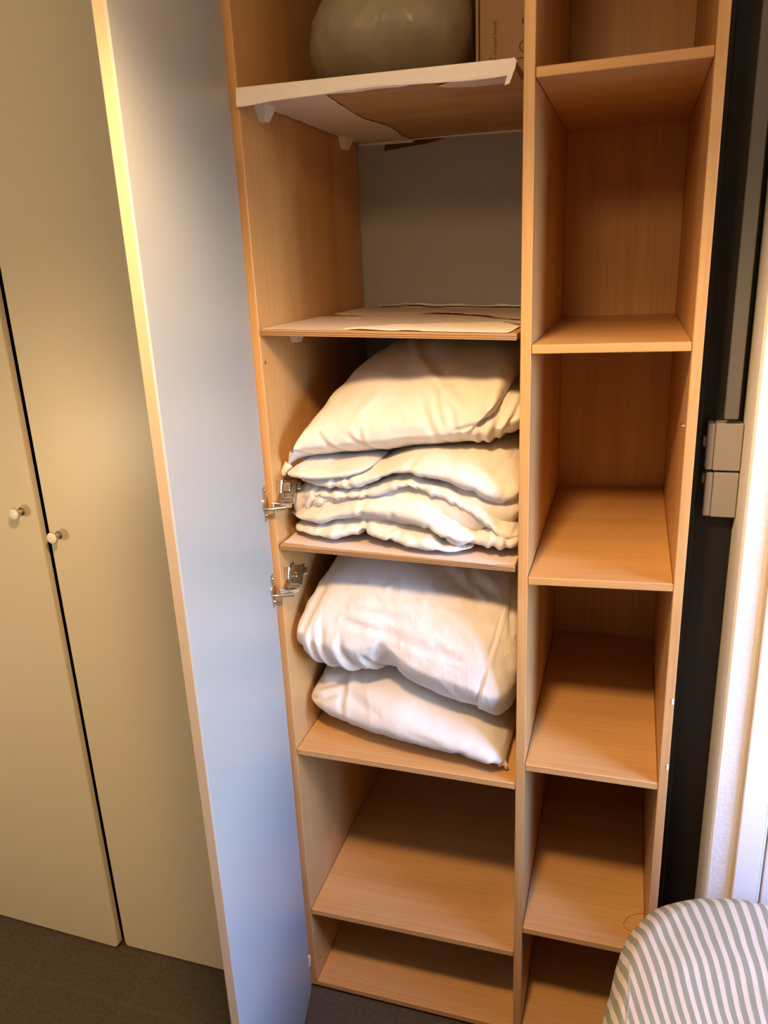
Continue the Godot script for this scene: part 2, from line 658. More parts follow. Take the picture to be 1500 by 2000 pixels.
func build_lamp() -> void:
	var t := thing("ceiling_lamp", "metal ceiling downlight hanging in front of the open wardrobe", "lamp")
	var st := begin()
	var up := Transform3D(Basis(Vector3.RIGHT, Vector3.FORWARD, Vector3.UP), LAMP)
	add_lathe(st, [Vector2(0.05, 0.26), Vector2(0.05, 0.24), Vector2(0.008, 0.23), Vector2(0.008, 0.1), Vector2(0.03, 0.1)], up)
	put("stem", st.commit(), M.lamp_metal, t)
	st = begin()
	add_lathe(st, [Vector2(0.008, 0.1), Vector2(0.034, 0.09), Vector2(0.036, 0.05), Vector2(0.033, 0.05), Vector2(0.031, 0.086), Vector2(0.0, 0.094)], up, 40)
	put("lamp_holder", st.commit(), M.lamp_metal, t)
	st = begin()
	var prof: Array = []
	for k in 13:
		var a := PI * k / 12.0
		prof.append(Vector2(0.07 * sin(a), -0.04 * cos(a) * 1.0))
	add_lathe(st, prof, up, 32)
	put("bulb", st.commit(), M.bulb, t)
	var l := SpotLight3D.new()
	l.name = "lamp_light"
	l.look_at_from_position(LAMP, LAMP + Vector3(0, -1, 0), Vector3.RIGHT)
	l.light_color = Color(1.0, 0.80, 0.56)
	l.light_energy = 2.35
	l.spot_angle = 71.0
	l.spot_angle_attenuation = 0.5
	l.spot_range = 9.0
	l.spot_attenuation = 2.0
	l.light_size = 0.07
	l.shadow_enabled = true
	add_child(l)
	var g := OmniLight3D.new()
	g.name = "lamp_glow"
	g.position = LAMP
	g.light_color = Color(1.0, 0.80, 0.56)
	g.light_energy = 0.32
	g.omni_range = 9.0
	g.omni_attenuation = 2.0
	g.light_size = 0.07
	g.shadow_enabled = true
	add_child(g)
	# a standing lamp at the left side of the room
	var t2 := thing("floor_lamp", "standing lamp with a round frosted globe, left of the viewer", "lamp")
	var at2 := Transform3D(Basis(Vector3.RIGHT, Vector3.FORWARD, Vector3.UP), LAMP2)
	st = begin()
	add_lathe(st, [Vector2(0.0, -LAMP2.y + 0.03), Vector2(0.12, -LAMP2.y + 0.028), Vector2(0.14, -LAMP2.y + 0.015), Vector2(0.14, -LAMP2.y), Vector2(0.0, -LAMP2.y)], at2, 32)
	put("base", st.commit(), M.lamp_metal, t2)
	st = begin()
	add_lathe(st, [Vector2(0.0, -LAMP2.y + 0.03), Vector2(0.012, -LAMP2.y + 0.03), Vector2(0.012, -0.09), Vector2(0.03, -0.085), Vector2(0.0, -0.08)], at2)
	put("pole", st.commit(), M.lamp_metal, t2)
	st = begin()
	prof = []
	for k in 17:
		var a := PI * k / 16.0
		prof.append(Vector2(0.1 * sin(a), -0.1 * cos(a)))
	add_lathe(st, prof, at2, 32)
	put("bulb", st.commit(), M.bulb, t2)
	var r := OmniLight3D.new()
	r.name = "lamp_standing"
	r.position = LAMP2
	r.light_color = Color(1.0, 0.88, 0.71)
	r.light_energy = 0.85
	r.omni_range = 9.0
	r.omni_attenuation = 2.0
	r.light_size = 0.1
	r.shadow_enabled = true
	add_child(r)

const X0 := -1.5
const X1 := 1.62
const Z1 := 3.0
const ZB := -0.665
const TOP := 2.55
const WIN := [0.16, 0.80, 0.85, 2.10]   # window opening: z from, z to, y from, y to

func build_room() -> void:
	var st := begin()
	struct("floor", box(Vector3(X0 - 0.2, -0.12, ZB - 0.2), Vector3(X1 + 0.2, 0.0, Z1 + 0.2), 0.001), M.carpet, "dark brown carpet covering the bedroom floor", "carpet")
	struct("ceiling", box(Vector3(X0 - 0.2, TOP, ZB - 0.2), Vector3(X1 + 0.2, TOP + 0.15, Z1 + 0.2), 0.001), M.ceiling_paint, "plain ceiling above the wardrobes", "ceiling")
	struct("wall_left", box(Vector3(X0 - 0.15, 0, ZB - 0.15), Vector3(X0, TOP, Z1 + 0.15), 0.001), M.wall_plain, "plain wall left of the cream wardrobe", "wall")
	struct("wall_front", box(Vector3(X0, 0, Z1), Vector3(X1, TOP, Z1 + 0.15), 0.001), M.wall_plain, "plain wall facing the wardrobes", "wall")
	struct("wall_back", box(Vector3(X0, 0, ZB - 0.15), Vector3(0.884, TOP, ZB), 0.001), M.back_grey, "grey wall seen behind the wardrobe where its back panel is missing", "wall")
	struct("wall_corner", box(Vector3(0.883, 0, ZB - 0.15), Vector3(X1, TOP, 0.02), 0.004), M.plaster, "white textured plaster wall corner right of the dark gap", "wall")
	add_box(st, Vector3(X1, 0, ZB - 0.15), Vector3(X1 + 0.16, TOP, WIN[0]), 0.001)
	add_box(st, Vector3(X1, 0, WIN[1]), Vector3(X1 + 0.16, TOP, Z1 + 0.15), 0.001)
	add_box(st, Vector3(X1, 0, WIN[0]), Vector3(X1 + 0.16, WIN[2], WIN[1]), 0.001)
	add_box(st, Vector3(X1, WIN[3], WIN[0]), Vector3(X1 + 0.16, TOP, WIN[1]), 0.001)
	struct("wall_right", st.commit(), M.wall_plain, "plain wall with the window beside the bed", "wall")
	var w := thing("window_1", "white framed window beside the bed letting in daylight", "window", "", "structure")
	st = begin()
	var f := 0.04
	add_box(st, Vector3(X1 + 0.06, WIN[2], WIN[0]), Vector3(X1 + 0.11, WIN[3], WIN[0] + f), 0.003)
	add_box(st, Vector3(X1 + 0.06, WIN[2], WIN[1] - f), Vector3(X1 + 0.11, WIN[3], WIN[1]), 0.003)
	add_box(st, Vector3(X1 + 0.06, WIN[2], WIN[0] + f), Vector3(X1 + 0.11, WIN[2] + f, WIN[1] - f), 0.003)
	add_box(st, Vector3(X1 + 0.06, WIN[3] - f, WIN[0] + f), Vector3(X1 + 0.11, WIN[3], WIN[1] - f), 0.003)
	put("window_frame", st.commit(), M.white_paint, w)
	put("pane", box(Vector3(X1 + 0.083, WIN[2] + f, WIN[0] + f), Vector3(X1 + 0.087, WIN[3] - f, WIN[1] - f), 0.0005), M.glass, w)
	# door in the plastered wall
	var dr := thing("door_1", "white painted door and frame at the right edge beside the bed", "door", "", "structure")
	st = begin()
	add_box(st, Vector3(0.930, 0, 0.0205), Vector3(0.973, 2.06, 0.031), 0.002)
	add_box(st, Vector3(1.55, 0, 0.0205), Vector3(1.60, 2.06, 0.031), 0.004)
	add_box(st, Vector3(0.929, 2.06, 0.0205), Vector3(1.60, 2.11, 0.031), 0.004)
	put("door_frame", st.commit(), M.white_paint, dr)
	put("bead", box(Vector3(0.9248, 0, 0.0205), Vector3(0.9298, 2.06, 0.0255), 0.0012), M.bead, dr, "beige sealant bead")
	put("door_stop", box(Vector3(0.9735, 0.01, 0.0205), Vector3(0.9785, 2.055, 0.027), 0.001), M.white_paint, dr)
	put("door_leaf", box(Vector3(0.982, 0.01, 0.0215), Vector3(1.547, 2.055, 0.029), 0.003), M.white_paint, dr)

const WL := 0.5
const TD := 0.0186
const XR := 0.7807
const ZD := -0.637
const WTOP := 2.40

func shelf_mesh(x0: float, x1: float, yl: float, yr: float, t: float, zf: float, zb: float, bev := 0.0012) -> ArrayMesh:
	var a := atan2(yr - yl, x1 - x0)
	var xf := Transform3D(Basis(Vector3.BACK, a), V(x0, yl, 0))
	return box(Vector3(0, -t, zb), Vector3((x1 - x0) / cos(a), 0, zf), bev, xf)

func build_wardrobe() -> void:
	var w := thing("wardrobe", "open beech veneer wardrobe with two columns of shelves and one grey door swung open", "wardrobe")
	var up: Material = M.wood_upright
	var ac: Material = M.wood_across
	put("side_panel", box(V(-0.0186, -0.0155, ZD), V(0, WTOP, 0), 0.0012), up, w)
	put("divider", box(V(WL, -0.0155, ZD), V(WL + TD, WTOP, 0), 0.0012), up, w)
	put("side_panel", box(V(XR, -0.0155, ZD), V(XR + 0.0175, WTOP, 0), 0.0012), up, w)
	put("top_panel", box(V(-0.0186, WTOP, ZD), V(XR + 0.0175, WTOP + 0.018, 0), 0.0012), ac, w)
	put("back_panel", box(V(WL + TD, -0.015, ZD - 0.004), V(XR, WTOP, ZD), 0.0005), up, w)
	put("back_panel", box(V(-0.0186, -0.015, -0.648), V(WL + TD * 0.5, 1.62, -0.643), 0.0005), M.back_grey, w, "grey painted back board")
	put("back_panel", box(V(-0.0186, 1.622, -0.648), V(WL + TD * 0.5, WTOP, -0.643), 0.0005), M.back_grey, w, "grey painted back board")
	# fixed shelves
	put("bottom_board", box(V(0.0005, -0.0155, -0.636), V(WL - 0.0005, 0, 0), 0.0012), ac, w)
	put("bottom_board", box(V(WL + TD + 0.0005, -0.0155, -0.636), V(XR - 0.0005, 0, 0), 0.0012), ac, w)
	put("shelf", shelf_mesh(0.001, 0.499, 0.231, 0.2355, 0.0155, 0, -0.636), ac, w)
	put("shelf", shelf_mesh(0.001, 0.499, 0.6935, 0.690, 0.0155, 0, -0.636), ac, w)
	for s in [[2.028, 2.030], [1.598, 1.6005], [1.161, 1.1695], [0.7405, 0.7412], [0.310, 0.310]]:
		var sh := put("shelf", shelf_mesh(WL + TD + 0.0008, XR - 0.0008, s[0], s[1], 0.0155, -0.0005, -0.6365), ac, w)
		if s[0] == 0.310:
			var pen := begin()
			add_tube(pen, PackedVector3Array([V(0.778, 0.31, -0.109), V(0.765, 0.31, -0.105), V(0.752, 0.31, -0.097), V(0.743, 0.31, -0.087), V(0.735, 0.31, -0.069), V(0.740, 0.31, -0.056), V(0.760, 0.31, -0.048)]), 0.0006, 6)
			put("pencil_mark", pen.commit(), M.ink, sh, "dark curved pencil line")
	# feet under the bottom boards
	for x in [0.03, 0.48, 0.55, 0.75]:
		put("foot", box(Vector3(x - 0.02, 0.0, -0.55), Vector3(x + 0.02, 0.0106, -0.05), 0.002), M.black, w)
	# loose plywood shelf 3 (middle) with paper liner
	var s3 := put("plywood_shelf", shelf_mesh(0.004, 0.4945, 1.1925, 1.181, 0.0115, -0.0005, -0.636, 0.0006), M.plywood, w, "plywood shelf lined with paper")
	ply_lines(s3, 0.005, 0.494, 1.1925, 1.181)
	put("paper_liner", sheet([Vector2(0.008, -0.012), Vector2(0.12, -0.006), Vector2(0.28, -0.003), Vector2(0.40, 0.001), Vector2(0.455, 0.002), Vector2(0.462, -0.004), Vector2(0.493, -0.006), Vector2(0.493, -0.6), Vector2(0.006, -0.6)], 1.1929, 0.0005, 0.0006, 0.0009, 1.0, -0.0235), M.pink_paper, s3)
	# loose plywood shelf 2 with torn paper on it
	var s2 := put("plywood_shelf", shelf_mesh(0.002, 0.4935, 1.633, 1.6175, 0.0115, -0.0005, -0.636, 0.0006), M.plywood, w, "plywood shelf covered in torn paper")
	ply_lines(s2, 0.002, 0.493, 1.633, 1.6175)
	var sl := -0.0315
	put("paper_sheet", sheet([Vector2(0.004, -0.004), Vector2(0.17, -0.006), Vector2(0.185, -0.03), Vector2(0.24, -0.085), Vector2(0.33, -0.165), Vector2(0.44, -0.235), Vector2(0.486, -0.20), Vector2(0.488, -0.235), Vector2(0.42, -0.285), Vector2(0.35, -0.36), Vector2(0.20, -0.42), Vector2(0.08, -0.33), Vector2(0.004, -0.30)], 1.6335, 0.0005, 0.002, 0.001, 1.0, sl), M.pink_paper, s2)
	put("paper_sheet", sheet([Vector2(0.165, -0.022), Vector2(0.22, -0.010), Vector2(0.34, -0.004), Vector2(0.40, -0.002), Vector2(0.478, -0.002), Vector2(0.485, -0.12), Vector2(0.43, -0.22), Vector2(0.30, -0.16), Vector2(0.20, -0.08)], 1.6345, 0.0006, 0.003, 0.0012, 1.0, sl), M.white_paper, s2)
	put("paper_sheet", sheet([Vector2(0.02, -0.36), Vector2(0.12, -0.34), Vector2(0.24, -0.45), Vector2(0.36, -0.38), Vector2(0.488, -0.25), Vector2(0.49, -0.625), Vector2(0.01, -0.625)], 1.6342, 0.0005, 0.004, 0.002, 1.0, sl), M.pink_paper, s2)
	put("paper_flap", sheet([Vector2(0.05, -0.60), Vector2(0.12, -0.618), Vector2(0.20, -0.60), Vector2(0.30, -0.622), Vector2(0.44, -0.61), Vector2(0.46, -0.632), Vector2(0.05, -0.632)], 1.640, 0.0005, 0.008, 0.002, 1.0, sl), M.white_paper, s2)
	put("paper_flap", sheet([Vector2(0.09, -0.235), Vector2(0.125, -0.245), Vector2(0.122, -0.252), Vector2(0.09, -0.249)], 1.6355, 0.0005, 0.008, 0.0005, 1.0, sl), M.white_paper, s2)
	# loose shelf 1: paper wrapped front edge, torn paper below
	var s1 := put("plywood_shelf", shelf_mesh(0.003, 0.4865, 2.0475, 2.0425, 0.0145, -0.001, -0.636, 0.0006), M.plywood, w, "shelf board wrapped in white paper along its front edge")
	put("paper_wrap", paper_wrap(), M.white_paper, s1)
	put("paper_sheet", sheet([Vector2(0.005, -0.02), Vector2(0.108, -0.008), Vector2(0.153, -0.010), Vector2(0.142, -0.131), Vector2(0.134, -0.23), Vector2(0.130, -0.303), Vector2(0.145, -0.372), Vector2(0.149, -0.471), Vector2(0.136, -0.57), Vector2(0.146, -0.63), Vector2(0.004, -0.63)], 2.0312, 0.0005, 0.0035, 0.0016, -1.0, -0.0103), M.pink_paper, s1)
	put("paper_lip", sheet([Vector2(0.05, -0.002), Vector2(0.25, -0.001), Vector2(0.47, -0.001), Vector2(0.465, -0.018), Vector2(0.30, -0.024), Vector2(0.16, -0.030), Vector2(0.06, -0.022)], 2.0304, 0.0006, 0.003, 0.0006, -1.0, -0.0103), M.white_paper, s1)
	put("paper_tape", sheet([Vector2(0.345, -0.06), Vector2(0.415, -0.006), Vector2(0.472, -0.008), Vector2(0.468, -0.085), Vector2(0.405, -0.095), Vector2(0.36, -0.08)], 2.0308, 0.0005, 0.002, 0.001, -1.0, -0.0103), M.pink_paper, s1)
	# torn brown paper and pale strip at the back under shelf 1
	put("torn_paper", wall_sheet([Vector2(0.071, 2.008), Vector2(0.074, 2.026), Vector2(0.148, 2.029), Vector2(0.238, 2.029), Vector2(0.205, 2.021), Vector2(0.174, 2.0165), Vector2(0.12, 2.013), Vector2(0.085, 2.0095)], -0.6425, 0.002), M.brown_paper, w, "dark torn strip on the back board")
	put("paper_strip", wall_sheet([Vector2(0.006, 2.030), Vector2(0.006, 2.024), Vector2(0.145, 2.022), Vector2(0.149, 2.0275), Vector2(0.412, 2.0245), Vector2(0.412, 2.030)], -0.6395, 0.003), M.white_paper, w)
	# shelf brackets
	for b in [[-0.085, 2.0325, 0.026], [-0.53, 2.0325, 0.026], [-0.160, 1.6205, 0.027]]:
		put("shelf_bracket", bracket(b[0], b[1], b[2]), M.white_plastic, w)
	# shelf pins and screws
	var st := begin()
	add_lathe(st, [Vector2(0.0, 0.006), Vector2(0.004, 0.0055), Vector2(0.0052, 0.003), Vector2(0.0052, 0.0)], Transform3D(Basis(Vector3.UP, Vector3.FORWARD, Vector3.LEFT), V(XR, 1.449, -0.052)))
	put("shelf_pin", st.commit(), M.chrome, w)
	for s in [[-0.0, 1.568, -0.015], [0.0, 0.045, -0.03]]:
		st = begin()
		add_lathe(st, [Vector2(0.0016, 0.0003), Vector2(0.0018, 0.001), Vector2(0.0035, 0.0008), Vector2(0.0035, 0.0)], Transform3D(Basis(Vector3.BACK, Vector3.UP, Vector3.RIGHT), V(s[0], s[1], s[2])))
		put("screw", st.commit(), M.chrome, w)
	for y in [0.929, 0.783]:
		st = begin()
		add_box(st, V(XR + 0.0125, y - 0.006, -0.0002), V(XR + 0.0172, y + 0.006, 0.0014), 0.0006)
		put("chipped_edge", st.commit(), M.white_plastic, w)
	# the open door
	var a := deg_to_rad(77.75)
	var xf := Transform3D(Basis(Vector3(cos(a), 0, sin(a)), Vector3.UP, Vector3(-sin(a), 0, cos(a))), V(-0.0135, -0.0205, 0.005))
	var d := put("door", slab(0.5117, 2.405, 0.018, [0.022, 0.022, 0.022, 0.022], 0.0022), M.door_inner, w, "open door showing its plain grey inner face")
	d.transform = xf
	var eb := put("edge_band", slab(0.0145, 2.36, 0.0007, [0.0004, 0.0004, 0.0004, 0.0004], 0.0003), M.door_edge, d, "cream edge banding")
	eb.transform.basis = Basis(Vector3(0, 0, -1), Vector3.UP, Vector3(1, 0, 0))
	eb.transform.origin = Vector3(0.5114, 0.0225, 0.0168)
	st = begin()
	add_box(st, Vector3(0.004, 0.082, -0.004), Vector3(0.014, 0.112, 0.0), 0.002)
	put("door_bumper", st.commit(), M.white_plastic, d, "small clear bumper")
	for y in [1.29, 1.098]:
		hinge(w, y, xf)

func ply_lines(parent: Node, x0: float, x1: float, yl: float, yr: float) -> void:
	# thin darker glue lines standing a hair proud of the sawn front edge
	for k in [0.0038, 0.0076]:
		put("ply_layer", shelf_mesh(x0 + 0.001, x1 - 0.001, yl - k, yr - k, 0.0012, 0.0, -0.004, 0.0002), M.ply_dark, parent)

func bracket(z: float, y: float, s: float) -> ArrayMesh:
	var st := begin()
	# wedge-shaped plastic shelf support: plate on the panel and a sloping block
	var a := V(0.0, y, z + s)
	var b := V(0.0, y, z - s)
	var c := V(0.0, y - s * 1.05, z - s * 0.45)
	var c2 := V(0.0, y - s * 1.05, z + s * 0.35)
	var o := Vector3(0.024, 0, 0)
	var ob := Vector3(0.012, 0, 0)
	var m := (a + b + c) / 3.0 + o * 0.5
	quad(st, a + o, b + o, c + ob, c2 + ob, Vector3.RIGHT + Vector3.DOWN * 0.3)
	quad(st, a, b, c, c2, Vector3.LEFT)
	quad(st, a, b, b + o, a + o, Vector3.UP)
	quad(st, a, c2, c2 + ob, a + o, Vector3(0, -0.5, 1))
	quad(st, b, c, c + ob, b + o, Vector3(0, -0.5, -1))
	quad(st, c, c2, c2 + ob, c + ob, Vector3.DOWN)
	add_lathe(st, [Vector2(0, 0.0012), Vector2(0.0025, 0.001), Vector2(0.003, 0)], Transform3D(Basis(Vector3.BACK, Vector3.UP, Vector3.RIGHT), m + Vector3(0.0085, 0.004, 0)), 12)
	return st.commit()

func paper_wrap() -> ArrayMesh:
	# paper folded over the front edge: top lip, front flap hanging to a wavy hem, ends curling away
	var nu := 90
	var prof := [[-0.02, 0.0012], [-0.002, 0.0013], [0.0022, 0.0005], [0.0030, -0.006], [0.0034, -0.013], [0.0040, -0.019], [0.0032, -0.0225]]
	var P := PackedVector3Array()
	for side in 2:
		for i in nu + 1:
			var u := float(i) / nu
			var x := lerpf(-0.001, 0.4805, u)
			for k in prof.size():
				var z: float = prof[k][0]
				var y: float = prof[k][1]
				var f := float(k) / (prof.size() - 1)
				var drop := 1.0 + 0.35 * exp(-pow(u / 0.10, 2.0)) + 0.10 * sin(u * 9.0) * f
				if y < 0.0:
					y *= drop
					z += 0.002 * noise_a.get_noise_2d(x * 300.0, y * 500.0) * f + 0.004 * f * exp(-pow(u / 0.06, 2.0)) + 0.003 * f * exp(-pow((1.0 - u) / 0.03, 2.0))
				if side == 1:
					z -= 0.0007
					y -= 0.0004
				P.append(V(x, 2.0475 - 0.01 * x + y, z))
	var st := begin()
	var w := prof.size()
	var half := (nu + 1) * w
	for i in nu:
		for k in w - 1:
			var a := i * w + k
			var out := Vector3(0, 1, 0.3) if k < 2 else Vector3(0, 0, 1)
			quad(st, P[a], P[a + w], P[a + w + 1], P[a + 1], out)
			quad(st, P[half + a], P[half + a + w], P[half + a + w + 1], P[half + a + 1], -out)
	for i in nu:
		var a2 := i * w + w - 1
		quad(st, P[a2], P[a2 + w], P[half + a2 + w], P[half + a2], Vector3.DOWN)
	# curled strip at the right end
	var pts := [Vector3(0.4805, 2.043, 0.002), Vector3(0.4855, 2.038, 0.006), Vector3(0.484, 2.028, 0.008), Vector3(0.480, 2.018, 0.009), Vector3(0.475, 2.006, 0.008)]
	for i in pts.size() - 1:
		var p: Vector3 = pts[i] + Vector3(0, H, 0)
		var q: Vector3 = pts[i + 1] + Vector3(0, H, 0)
		var e := Vector3(0.010, 0.002, 0.002)
		var n := Vector3(0, 0.2, 1)
		quad(st, p - e * 0.5, p + e * 0.5, q + e * 0.4, q - e * 0.4, n)
		quad(st, p - e * 0.5 + Vector3(0, 0, -0.0006), p + e * 0.5 + Vector3(0, 0, -0.0006), q + e * 0.4 + Vector3(0, 0, -0.0006), q - e * 0.4 + Vector3(0, 0, -0.0006), -n)
	return st.commit()

func hinge(w: Node3D, y: float, door_xf: Transform3D) -> void:
	var hg := put("hinge", hinge_arm(y), M.chrome, w, "chrome concealed hinge, opened")
	var st := begin()
	# mounting plate screwed to the side panel
	add_box(st, V(0.0, y - 0.026, -0.066), V(0.0025, y + 0.030, -0.044), 0.001)
	add_box(st, V(0.0025, y - 0.010, -0.105), V(0.009, y + 0.012, -0.03), 0.002)
	for q in [-0.019, 0.024]:
		add_lathe(st, [Vector2(0, 0.0035), Vector2(0.004, 0.003), Vector2(0.0045, 0)], Transform3D(Basis(Vector3.BACK, Vector3.UP, Vector3.RIGHT), V(0.0025, y + q, -0.055)), 14)
	put("mounting_plate", st.commit(), M.chrome, hg)
	st = begin()
	# cup flange on the door's inner face, long oval with two screws
	var c := door_xf * Vector3(0.022, y + 0.0205, 0.0)
	var b := Basis(door_xf.basis.x, Vector3.UP, -door_xf.basis.z)
	add_box(st, Vector3(-0.010, -0.036, -0.0002), Vector3(0.008, 0.036, 0.0022), 0.001, Transform3D(Basis(door_xf.basis.x, Vector3.UP, door_xf.basis.x.cross(Vector3.UP)), c) * Transform3D(Basis(Vector3.UP, PI), Vector3()))
	for q in [-0.026, 0.026]:
		add_lathe(st, [Vector2(0, 0.0045), Vector2(0.004, 0.004), Vector2(0.0045, 0.0018)], Transform3D(Basis(door_xf.basis.x, Vector3.UP, -door_xf.basis.z), c + Vector3(0, q, 0)), 14)
	add_lathe(st, [Vector2(0, 0.001), Vector2(0.013, 0.001), Vector2(0.0155, 0.003), Vector2(0.0175, 0.003), Vector2(0.0175, 0.0)], Transform3D(b, c), 26)
	put("hinge_cup", st.commit(), M.chrome, hg)

func hinge_arm(y: float) -> ArrayMesh:
	var st := begin()
	# pressed-steel arm and link leaves standing out from the panel, and the barrel that reaches to the door
	var tilt := Transform3D(Basis(Vector3.UP, deg_to_rad(14)) * Basis(Vector3.RIGHT, deg_to_rad(32)), V(0.006, y + 0.004, -0.022))
	add_box(st, Vector3(0.0, 0.0, -0.040), Vector3(0.030, 0.003, 0.020), 0.001, tilt)
	add_box(st, Vector3(0.026, -0.008, -0.040), Vector3(0.0295, 0.006, 0.016), 0.001, tilt)
	add_box(st, Vector3(0.003, 0.003, -0.028), Vector3(0.020, 0.010, -0.004), 0.002, tilt)
	add_box(st, Vector3(0.006, 0.003, 0.000), Vector3(0.024, 0.007, 0.014), 0.0015, tilt)
	add_box(st, Vector3(0.030, -0.004, -0.036), Vector3(0.038, 0.0, -0.018), 0.001, tilt)
	var tilt2 := Transform3D(Basis(Vector3.UP, deg_to_rad(-8)) * Basis(Vector3.RIGHT, deg_to_rad(-14)), V(0.002, y - 0.008, -0.004))
	add_box(st, Vector3(0.0, 0.0, -0.030), Vector3(0.026, 0.0028, 0.018), 0.001, tilt2)
	add_box(st, Vector3(0.004, -0.008, -0.026), Vector3(0.007, 0.0, 0.018), 0.001, tilt2)
	add_box(st, Vector3(0.020, -0.008, -0.026), Vector3(0.023, 0.0, 0.012), 0.001, tilt2)
	add_rod(st, V(-0.008, y - 0.014, 0.022), V(0.000, y - 0.014, 0.020), 0.0032, 14)
	add_rod(st, V(0.000, y - 0.014, 0.020), V(0.027, y - 0.012, 0.012), 0.0046, 18)
	add_rod(st, V(0.027, y - 0.012, 0.012), V(0.031, y - 0.0117, 0.0108), 0.0054, 18)
	add_rod(st, V(0.010, y + 0.012, -0.012), V(0.010, y + 0.034, -0.018), 0.003, 12)
	add_rod(st, V(0.010, y + 0.030, -0.017), V(0.010, y + 0.037, -0.019), 0.0048, 12)
	add_rod(st, V(0.018, y + 0.010, -0.030), V(0.0205, y + 0.020, -0.034), 0.0035, 12)
	return st.commit()

func knob(parent: Node, at: Vector3) -> void:
	var xf := Transform3D(Basis(), at)
	var st := begin()
	add_lathe(st, [Vector2(0.0095, 0.0), Vector2(0.0095, 0.002), Vector2(0.0058, 0.004), Vector2(0.0052, 0.012), Vector2(0.008, 0.0175), Vector2(0.0118, 0.019), Vector2(0.0138, 0.021), Vector2(0.0138, 0.0235), Vector2(0.0125, 0.0245)], xf, 28)
	put("knob_stem", st.commit(), M.chrome, parent, "chrome knob stem")
	st = begin()
	add_lathe(st, [Vector2(0.0132, 0.0236), Vector2(0.0128, 0.0252), Vector2(0.011, 0.0266), Vector2(0.007, 0.0276), Vector2(0.0, 0.028)], xf, 28)
	put("knob_cap", st.commit(), M.white_plastic, parent, "white knob cap")

func build_closed_wardrobe() -> void:
	var w := thing("wardrobe", "cream laminate wardrobe with two closed doors and small white knobs, left of the open one", "wardrobe")
	var st := begin()
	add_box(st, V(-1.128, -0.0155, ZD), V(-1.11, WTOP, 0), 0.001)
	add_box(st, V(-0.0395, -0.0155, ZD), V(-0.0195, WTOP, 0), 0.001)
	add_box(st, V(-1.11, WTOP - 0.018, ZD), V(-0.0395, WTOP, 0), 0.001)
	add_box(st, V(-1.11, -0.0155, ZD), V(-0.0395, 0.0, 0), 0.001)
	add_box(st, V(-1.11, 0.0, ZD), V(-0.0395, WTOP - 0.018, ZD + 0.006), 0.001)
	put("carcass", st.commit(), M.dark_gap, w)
	put("plinth", box(Vector3(-1.10, 0.0, -0.6), Vector3(-0.05, 0.0106, -0.03), 0.001), M.black, w)
	var dr := put("door", slab(0.522, 2.405, 0.018, [0.012, 0.004, 0.004, 0.012], 0.0018), M.cream, w)
	dr.position = V(-0.5635, -0.0205, 0.002)
	knob(dr, Vector3(0.0265, 1.207, 0.018))
	var dl := put("door", slab(0.5495, 2.405, 0.018, [0.004, 0.018, 0.018, 0.004], 0.0018), M.cream, w)
	dl.transform = Transform3D(Basis(Vector3.UP, deg_to_rad(-1.3)), V(-1.1245, -0.0205, 0.002))
	knob(dl, Vector3(0.507, 1.2625, 0.018))
	for q in [[0.44, 0.021, 0.006], [0.452, 0.026, 0.003], [0.425, 0.018, 0.004], [0.465, 0.016, 0.005], [0.40, 0.017, 0.003]]:
		put("scuff_mark", box(Vector3(q[0], q[1], 0.0175), Vector3(q[0] + q[2], q[1] + 0.0012, 0.0182), 0.0002), M.scuff, dl, "dark scuff on the lower edge")

func build_gap() -> void:
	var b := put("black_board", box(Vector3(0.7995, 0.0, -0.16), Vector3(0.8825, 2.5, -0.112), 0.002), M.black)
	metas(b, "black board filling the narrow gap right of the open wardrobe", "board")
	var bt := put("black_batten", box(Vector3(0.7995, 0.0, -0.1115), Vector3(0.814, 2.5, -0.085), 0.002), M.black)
	metas(bt, "slim black batten running up the gap beside the wardrobe side", "batten")
	var g := put("grey_board", box(V(0.8475, 1.458, -0.085), V(0.8705, 2.5, -0.072), 0.0015), M.grey_board)
	metas(g, "grey painted strip of board upright in the gap above the plastic boxes", "board")
	for k in 2:
		var y0: float = [1.363, 1.275][k]
		var y1: float = [1.449, 1.359][k]
		var x0: float = [0.8235, 0.8265][k]
		var t := thing("junction_box", ["pinkish white plastic box in the dark gap, upper one of two, under the grey board", "white plastic box in the dark gap, lower one of two"][k], "box", "plastic boxes in the gap")
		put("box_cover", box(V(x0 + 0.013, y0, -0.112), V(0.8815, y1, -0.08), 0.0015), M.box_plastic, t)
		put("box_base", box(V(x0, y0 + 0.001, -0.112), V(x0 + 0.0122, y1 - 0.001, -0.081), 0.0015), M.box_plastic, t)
		put("box_tab", box(V(x0 - 0.005, y0 + 0.04 + 0.02 * k, -0.112), V(x0, y0 + 0.058 + 0.02 * k, -0.095), 0.001), M.box_plastic, t)

